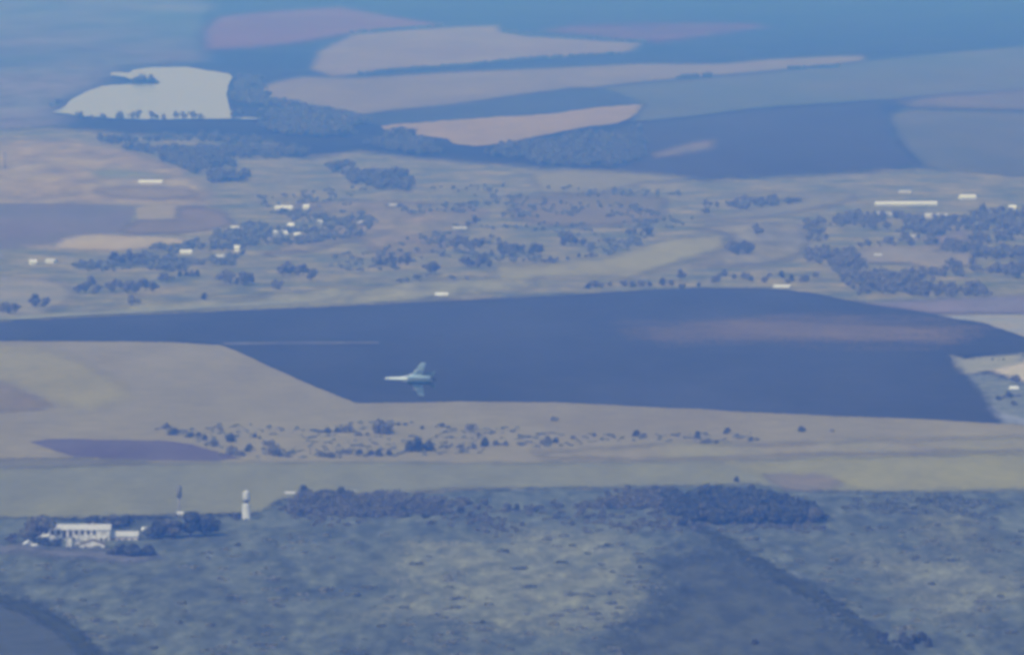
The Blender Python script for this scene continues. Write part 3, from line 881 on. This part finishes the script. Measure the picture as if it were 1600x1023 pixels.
def gable_roof(w, d, h, rh, along_x=True, over=.45, th=.16):
    """two pitched slabs with eaves, resting just above the gable walls"""
    run = (d if along_x else w) / 2
    ln = (w if along_x else d) / 2 + over
    sl = rh / run
    out = run + over
    z0, z1 = h - over * sl + .03, h + rh + .03
    prof = [(-out, z0), (0, z1), (out, z0), (out, z0 + th), (0, z1 + th), (-out, z0 + th)]
    V = []
    for s in (-ln, ln):
        for a, z in prof:
            V.append((s, a, z) if along_x else (-a, s, z))
    F = [(0, 1, 7, 6), (1, 2, 8, 7), (2, 3, 9, 8), (3, 4, 10, 9), (4, 5, 11, 10), (5, 0, 6, 11), (0, 5, 4, 1), (1, 4, 3, 2), (6, 7, 10, 11), (7, 8, 9, 10)]
    F = [tuple(reversed(q)) for q in F]
    return V, F


def window(parent, x, y, z, w, h, ny=-1):
    """a framed window on a wall facing -y; frame proud, pane recessed inside the frame"""
    t = .09
    y0, y1 = y - .10, y + .04
    o = mesh_obj('window', *join(box(x - w / 2, x - w / 2 + t, y0, y1, z, z + h), box(x + w / 2 - t, x + w / 2, y0, y1, z, z + h),
                                 box(x - w / 2 + t, x + w / 2 - t, y0, y1, z, z + t), box(x - w / 2 + t, x + w / 2 - t, y0, y1, z + h - t, z + h),
                                 box(x - .03, x + .03, y0, y1, z + t, z + h - t)), FRAME, parent)
    mesh_obj('pane', *box(x - w / 2 + t, x + w / 2 - t, y - .04, y + .02, z + t, z + h - t), GLASS, o)


def house(name, label, cat, u, v, w, d, h, rh, rz=0., wall=WHITE, roof=PALE_ROOF, along_x=True, group=None, wins=(), doors=(), chimney=False):
    p = ground(u, v)
    t = empty(name, (p.x, p.y + d / 2, 0), rz)
    tag(t, label, cat, group)
    mesh_obj('wall', *gable_block(w, d, h, rh, along_x), wall, t)
    r = mesh_obj('roof', *gable_roof(w, d, h, rh, along_x), roof, t)
    if chimney:
        mesh_obj('chimney', *box(w * .2, w * .2 + .7, -.35, .35, h + rh * .5, h + rh + 1.0), CONC, r)
    for x, z, ww, wh in wins:
        window(t, x, -d / 2, z, ww, wh)
    for x, ww, wh in doors:
        mesh_obj('door', *box(x - ww / 2, x + ww / 2, -d / 2 - .07, -d / 2 + .05, -.1, wh), DOORM, t)
    return t


# villages, far off: (u, v, width px, wall height px, roof px, rotation, wall, roof, label)
for u, v, wp, hp, rp, rz, wa, ro, lab in [
        (51, 414, 9, 5, 3, .3, WHITE, WHITE_ROOF, 'small white house at the left edge of the left-hand village'),
        (80, 412, 15, 4, 3, -.5, WHITE, PALE_ROOF, 'white house second from the left in the left-hand village'),
        (203, 407, 16, 4, 3, .2, WHITE, WHITE_ROOF, 'pale house among the trees under the cream crescent'),
        (290, 398, 17, 4, 3, .1, WHITE, WHITE_ROOF, 'low white house right of the cream crescent'),
        (343, 406, 12, 5, 3, .4, WHITE, PALE_ROOF, 'white house with pale roof at the right end of the left-hand village'),
        (370, 394, 7, 7, 3, 0, WHITE, WHITE_ROOF, 'narrow bright white house right of the left-hand village'),
        (366, 359, 12, 3, 2, .2, CREAM, WHITE_ROOF, 'pale house beside the lilac field'),
        (235, 288, 36, 3, 3, -.05, CREAM, WHITE_ROOF, 'long pale barn on the tan meadow at the left'),
        (443, 329, 26, 4, 3, .0, WHITE, WHITE_ROOF, 'long bright white house at the top of the central village'),
        (478, 328, 8, 5, 3, .2, WHITE, WHITE_ROOF, 'small bright white house right of the long one in the central village'),
        (499, 351, 7, 4, 3, .3, WHITE, PALE_ROOF, 'small pale house at the right of the central village'),
        (455, 356, 9, 4, 3, -.3, WHITE, WHITE_ROOF, 'pale house in the middle of the central village'),
        (437, 369, 20, 4, 4, .35, WHITE, WHITE_ROOF, 'broad white house at the bottom left of the central village'),
        (465, 371, 10, 4, 3, 0, WHITE, WHITE_ROOF, 'small white house at the bottom of the central village'),
        (616, 324, 16, 3, 2, .1, CREAM, PALE_ROOF, 'low pale house on the meadow right of the central village'),
        (718, 360, 20, 3, 2, .1, WHITE, PALE_ROOF, 'white cottage above the dark clumps right of centre'),
        (566, 350, 14, 3, 2, -.2, CREAM, PALE_ROOF, 'pale cottage between the central village and the cottage on the right'),
        (690, 464, 18, 3.5, 2.5, .0, WHITE, WHITE_ROOF, 'low white house on the far edge of the dark field, above the jet'),
        (1222, 451, 24, 3, 2, -.1, WHITE, WHITE_ROOF, 'low white house on the far edge of the dark field, right'),
        (1416, 322, 96, 3.5, 3, .10, WHITE, WHITE_ROOF, 'very long bright white shed in the right-hand village'),
        (1383, 338, 50, 3, 3, .10, WHITE, PALE_ROOF, 'long pale shed in front of the very long white one'),
        (1463, 342, 34, 4, 4, -.2, CREAM, PALE_ROOF, 'broad dull house right of the two long sheds'),
        (1512, 312, 24, 4, 3, .2, WHITE, WHITE_ROOF, 'white house behind the right end of the long sheds'),
        (1582, 328, 10, 4, 3, 0, WHITE, WHITE_ROOF, 'small bright white house near the right edge'),
        (1529, 358, 7, 6, 3, 0, WHITE, WHITE_ROOF, 'narrow white house above the tawny plot on the right'),
        (1428, 373, 22, 3, 2, .1, CREAM, PALE_ROOF, 'pale house among the trees above the tawny plot'),
        (1372, 402, 10, 3, 2, .1, WHITE, PALE_ROOF, 'small pale house on the left end of the tawny plot'),
        (1414, 303, 18, 3, 2, .1, CREAM, PALE_ROOF, 'small dull house behind the very long white shed'),
        (1584, 612, 11, 5, 3, .3, WHITE, WHITE_ROOF, 'small white hut on the overgrown plot at the right edge'),
        (455, 776, 18, 4, 3, .1, WHITE, PALE_ROOF, 'small pale hut at the left end of the crest belt'),
        (548, 772, 16, 3, 2, .1, CREAM, PALE_ROOF, 'small low hut on the crest belt below the jet')]:
    s = mpp(v)
    w_ = wp * s
    house('barn' if wp > 30 else 'house', lab, 'barn' if wp > 30 else 'house', u, v, w_, max(5.0, min(9.0, w_ * .8)), hp * s, rp * s, rz, wa, ro, group='buildings of the villages' if v < 400 else None)

# the white farm, lower left
s = mpp(850)
house('farmhouse', 'two-storey white farmhouse with a row of tall dark windows, lower left', 'house', 124, 850, 95 * s, 9, 23 * s, 6.5 * s, .0, OLD_WHITE, PALE_ROOF,
      wins=[(-11.0 + k * 2.45, 3.9 if k not in (2, 3) else 2.6, 1.35, 2.3 if k not in (2, 3) else 3.2) for k in range(8)] + [(-10.2, .9, 1.0, 1.6), (9.0, 1.0, 1.2, 1.7), (11.0, 1.0, 1.2, 1.7)],
      doors=[(-7.6, 1.5, 2.6), (-2.6, 1.9, 3.0)], chimney=True)
house('porch', 'narrow tall white porch in front of the farmhouse, between two dark openings', 'porch', 107.5, 861, 8 * s, 2.2, 19 * s, 1.2, .0, OLD_WHITE, PALE_ROOF, along_x=False, doors=[(0, 1.1, 2.2)])
house('outbuilding', 'white gabled outbuilding in front of the farmhouse with a dark doorway', 'outbuilding', 144, 861, 38 * s, 5, 11 * s, 6.5 * s, .0, OLD_WHITE, DARK_ROOF, along_x=False,
      wins=[(-2.6, 1.0, 1.1, 1.3)], doors=[(2.6, 1.9, 2.4), (.9, .9, 2.2)])
house('shed', 'small gabled lean-to shed between the porch and the outbuilding', 'shed', 121, 858, 9 * s, 3, 11 * s, 1.5, .0, OLD_WHITE, PALE_ROOF, along_x=False, doors=[(0, 1.2, 2.2)])
house('stable', 'long low pinkish-white stable on the right of the farmhouse', 'stable', 193, 849, 44 * s, 6, 12 * s, 6 * s, -.03, CREAM, PALE_ROOF,
      wins=[(-4.0, 1.3, 1.0, .9), (-1.6, 1.3, 1.0, .9), (3.6, 1.3, 1.0, .9)], doors=[(1.0, 1.6, 2.2)])
house('wing', 'low white farm wing with a pale roof, left of the farmhouse', 'wing', 66, 846, 22 * s, 5, 9 * s, 5 * s, .0, OLD_WHITE, WHITE_ROOF, wins=[(-1.4, 1.0, .9, 1.0), (1.2, 1.0, .9, 1.0)])
house('hut', 'small bright white hut in front of the big round tree, far left', 'hut', 44, 857, 13 * s, 3, 8 * s, 4 * s, .2, OLD_WHITE, WHITE_ROOF, along_x=False, doors=[(0, .9, 2.0)])
house('kennel', 'very small white hut just right of the hut under the round tree', 'hut', 54, 858, 6 * s, 1.6, 5 * s, 2 * s, -.3, OLD_WHITE, WHITE_ROOF, doors=[(0, .6, 1.0)])
house('hut', 'small white hut at the right end of the stable, beside the dark trees', 'hut', 227, 834, 9 * s, 3, 6 * s, 4 * s, .1, OLD_WHITE, WHITE_ROOF, doors=[(0, .8, 1.6)])
house('pump_house', 'small pale pump house at the foot of the dark tank on its pole', 'hut', 281, 808, 8 * mpp(808), 2.4, 6 * mpp(808), 2.5 * mpp(808), .1, OLD_WHITE, PALE_ROOF, doors=[(0, .7, 1.4)])


def lathe(prof, k=20):
    V, F = [], []
    for r, z in prof:
        for i in range(k):
            a = 2 * math.pi * i / k
            V.append((r * math.cos(a), r * math.sin(a), z))
    for j in range(len(prof) - 1):
        for i in range(k):
            F.append((j * k + i, j * k + (i + 1) % k, (j + 1) * k + (i + 1) % k, (j + 1) * k + i))
    F.append(tuple(reversed(range(k))))
    F.append(tuple(range((len(prof) - 1) * k, len(prof) * k)))
    return V, F


s = mpp(816)
p = ground(385, 816)
t = tag(empty('water_tower', (p.x, p.y, 0)), 'white round tower with a dark gap below its white head, lower left', 'tower')
mesh_obj('shaft', *lathe([(1.95, -.2), (1.95, .4), (1.85, .45), (1.8, 7.4), (1.6, 8.0), (1.0, 8.3)]), TOWER_WHITE, t, True)
mesh_obj('neck', *lathe([(.95, 8.28), (.95, 9.6)]), STEEL, t, True)
mesh_obj('gallery', *lathe([(1.75, 9.45), (1.85, 9.5), (1.85, 9.7), (1.6, 9.75)]), STEEL, t, True)
mesh_obj('head', *lathe([(1.55, 9.76), (1.6, 9.9), (1.6, 12.4), (1.45, 12.7)]), TOWER_WHITE, t, True)
mesh_obj('cap', *lathe([(1.7, 12.68), (1.7, 12.85), (.15, 13.9)]), PALE_ROOF, t, True)
mesh_obj('door', *box(-.5, .5, -2.02, -1.8, 0, 2.1), DOORM, t)
p = ground(280, 806)
s = mpp(806)
t = tag(empty('tank_tower', (p.x, p.y, 0)), 'dark narrow tank on a slim pole above the farm trees, lower left', 'tower')
mesh_obj('pole', *lathe([(.42, -.2), (.42, 7.6)], 12), CONC, t, True)
mesh_obj('tank', *lathe([(.45, 7.5), (1.15, 8.6), (1.2, 12.8), (.15, 13.6)], 16), STEEL, t, True)
lad = join(*([box(-.25, -.2, -.62, -.57, .3, 7.6), box(.2, .25, -.62, -.57, .3, 7.6)] + [box(-.2, .2, -.61, -.58, .6 + k * .5, .64 + k * .5) for k in range(14)]))
mesh_obj('ladder', *lad, STEEL, t)
# wooden pole on the meadow at the left edge
p = ground(8, 264)
t = tag(empty('utility_pole', (p.x, p.y, 0)), 'faint dark utility pole at the left edge on the tan meadow', 'pole')
mesh_obj('pole', *lathe([(.5, -.2), (.35, 16)], 10), STEEL, t, True)
mesh_obj('crossarm', *box(-2.4, 2.4, -.2, .2, 13.6, 14.1), STEEL, t)
mesh_obj('crossarm', *box(-1.8, 1.8, -.2, .2, 11.2, 11.6), STEEL, t)

# ------------------------------------------------------------------ the jet
JET_A = noisy('jet_paint_light', (.68, .80, .90), (.62, .74, .86), 5, fine=.6, grain=.05, rough=.45, spec=.5)
JET_GREY_SHADE = noisy('jet_paint_grey_and_shade', (.02, .055, .06), (.016, .045, .05), 5, fine=.6, grain=.05, rough=.45, spec=.5)  # dark tone of tail parts and pylons; on right nacelle it paints shade
JET_C = noisy('jet_dark', (.05, .06, .065), (.08, .085, .09), 2, rough=.5, spec=.4)
JET_W = noisy('jet_wing_paint', (.33, .46, .58), (.28, .41, .53), 5, fine=.6, grain=.06, rough=.45, spec=.5)
JET_D = noisy('jet_paint_grey_and_shade', (.12, .19, .24), (.10, .16, .20), 5, rough=.45, spec=.4)
CANOPY = noisy('canopy_glass', (.03, .045, .06), (.04, .055, .07), 2, rough=.08, spec=.8)
jet = empty('fighter_jet', (0, 0, 0))
tag(jet, 'pale blue-grey twin-engined fighter jet banking low over the dark field, nose left', 'jet')


def loft(sections, k=20):
    """sections: (x, yc, zc, half width, half height, squareness)"""
    V, F = [], []
    for x, yc, zc, a, b, q in sections:
        for i in range(k):
            t_ = 2 * math.pi * i / k
            c, s_ = math.cos(t_), math.sin(t_)
            V.append((x, yc + a * math.copysign(abs(c) ** q, c), zc + b * math.copysign(abs(s_) ** q, s_)))
    for j in range(len(sections) - 1):
        for i in range(k):
            F.append((j * k + i, j * k + (i + 1) % k, (j + 1) * k + (i + 1) % k, (j + 1) * k + i))
    F.append(tuple(reversed(range(k))))
    F.append(tuple(range((len(sections) - 1) * k, len(sections) * k)))
    return V, F


def surface(poly, th, tip=.35):
    """a wing-like panel from a planform [(x, y)], root first two and last two; thin bevelled lens section"""
    n_ = len(poly)
    cx = sum(q[0] for q in poly) / n_
    cy = sum(q[1] for q in poly) / n_
    V = [(x, y, 0) for x, y in poly]
    V += [(cx + (x - cx) * .72, cy + (y - cy) * .90, th / 2) for x, y in poly]
    V += [(cx + (x - cx) * .72, cy + (y - cy) * .90, -th / 2) for x, y in poly]
    F = []
    for i in range(n_):
        j = (i + 1) % n_
        F.append((i, j, n_ + j, n_ + i))
        F.append((j, i, 2 * n_ + i, 2 * n_ + j))
    F.append(tuple(range(n_, 2 * n_)))
    F.append(tuple(reversed(range(2 * n_, 3 * n_))))
    return V, F


mesh_obj('fuselage', *loft([(9.6, 0, -.08, .56, .56, 1), (8.4, 0, -.05, .64, .64, 1), (6.8, 0, 0, .68, .72, 1), (4.6, 0, .15, .72, .88, 1), (2.6, 0, .2, .82, .9, 1), (.5, 0, .15, 1.35, .7, .9), (-2, 0, .1, 1.7, .6, .8), (-6, 0, .05, 1.6, .5, .8), (-9.2, 0, .05, 1.2, .32, .9)]), JET_A, jet, True)
mesh_obj('radome', *loft([(11.5, 0, -.12, .05, .05, 1), (11.2, 0, -.12, .24, .24, 1), (10.6, 0, -.11, .42, .42, 1), (9.58, 0, -.08, .57, .57, 1)], 16), JET_A, jet, True)
mesh_obj('pitot_tube', *loft([(12.0, 0, -.12, .02, .02, 1), (11.4, 0, -.12, .05, .05, 1)], 8), JET_A, jet, True)
mesh_obj('canopy', *loft([(6.9, 0, .62, .05, .05, 1), (6.1, 0, .85, .38, .34, 1), (5.0, 0, 1.05, .48, .46, 1), (3.8, 0, 1.02, .42, .36, 1), (2.6, 0, .98, .12, .1, 1)], 14), CANOPY, jet, True)
mesh_obj('tail_sting', *loft([(-8.9, 0, .05, .5, .4, 1), (-10.6, 0, .05, .32, .3, 1), (-11.6, 0, .05, .12, .12, 1)], 14), JET_GREY_SHADE, jet, True)
for sgn in (1, -1):
    wd = 1.0 if sgn > 0 else 1.16  # right nacelle widened to broaden the shade painted on it
    mesh_obj('engine_nacelle', *loft([(x_, y_ * wd, z_, a_ * wd, b_, q_) for x_, y_, z_, a_, b_, q_ in [(1.7, sgn * 1.15, -.62, .62, .62, .55), (.5, sgn * 1.15, -.7, .68, .72, .6), (-3, sgn * 1.12, -.52, .68, .72, .8), (-7, sgn * 1.08, -.32, .74, .74, 1), (-8.6, sgn * 1.05, -.22, .66, .66, 1)]]), JET_W if sgn > 0 else JET_GREY_SHADE, jet, True)  # left in wing paint; right nacelle's shade is put into its darker colour
    mesh_obj('air_intake', *loft([(1.74, sgn * 1.15, -.62, .54, .54, .55), (1.5, sgn * 1.15, -.62, .54, .54, .55)]), JET_C, jet)
    mesh_obj('nozzle', *loft([(-8.55, sgn * 1.05, -.22, .62, .62, 1), (-9.3, sgn * 1.05, -.2, .6, .6, 1), (-10.0, sgn * 1.05, -.2, .46, .46, 1)]), JET_C, jet, True)
    w = mesh_obj('wing', *surface([(1.0, sgn * 1.2), (-.4, sgn * 2.2), (-3.7, sgn * 7.3), (-4.2, sgn * 7.8), (-6.3, sgn * 7.8), (-5.6, sgn * 4.6), (-4.9, sgn * 1.8), (-4.2, sgn * 1.0)], .34), JET_W, jet)
    mesh_obj('wing_root', *surface([(6.0, sgn * .5), (4.2, sgn * .95), (1.4, sgn * 1.55), (.0, sgn * 2.3), (-2, sgn * 2.2), (1, sgn * .5)], .26), JET_A, jet)
    mesh_obj('pylon', *box(-4.6, -2.0, sgn * 4.4 - .07, sgn * 4.4 + .07, -.62, -.02), JET_GREY_SHADE, w)
    mesh_obj('missile', *loft([(-.9, sgn * 4.4, -.72, .02, .02, 1), (-1.3, sgn * 4.4, -.72, .11, .11, 1), (-4.9, sgn * 4.4, -.72, .11, .11, 1)], 10), JET_A, w, True)
    mesh_obj('tailplane', *surface([(-7.8, sgn * 1.9), (-9.9, sgn * 3.9), (-10.9, sgn * 4.0), (-10.3, sgn * 2.1), (-9.6, sgn * 1.7)], .2), JET_D, jet)
    fv, ff = surface([(-5.2, 0.2), (-8.1, 3.3), (-9.7, 3.3), (-9.2, .2)], .2)
    fv = [(x, sgn * 2.0 + z_, y_ + .25) for x, y_, z_ in fv]
    mesh_obj('tail_fin', fv, ff, JET_GREY_SHADE, jet)
# fly it: nose to the left, left wing up, belly towards the camera
JD = 2800.0
a, b = (642 - 800) / FPX, -(592 - 511.5) / FPX
d = Vector((a, CP + b * SP, -SP + b * CP))
jet.location = Vector((0, 0, CAM_H)) + d * JD
fwd = Vector((-1, -.06, .035)).normalized()
up0 = Vector((0, 1, .30))
left = up0.cross(fwd).normalized()
up = fwd.cross(left).normalized()
jet.rotation_mode = 'QUATERNION'
jet.rotation_quaternion = Matrix((fwd, left, up)).transposed().to_quaternion()
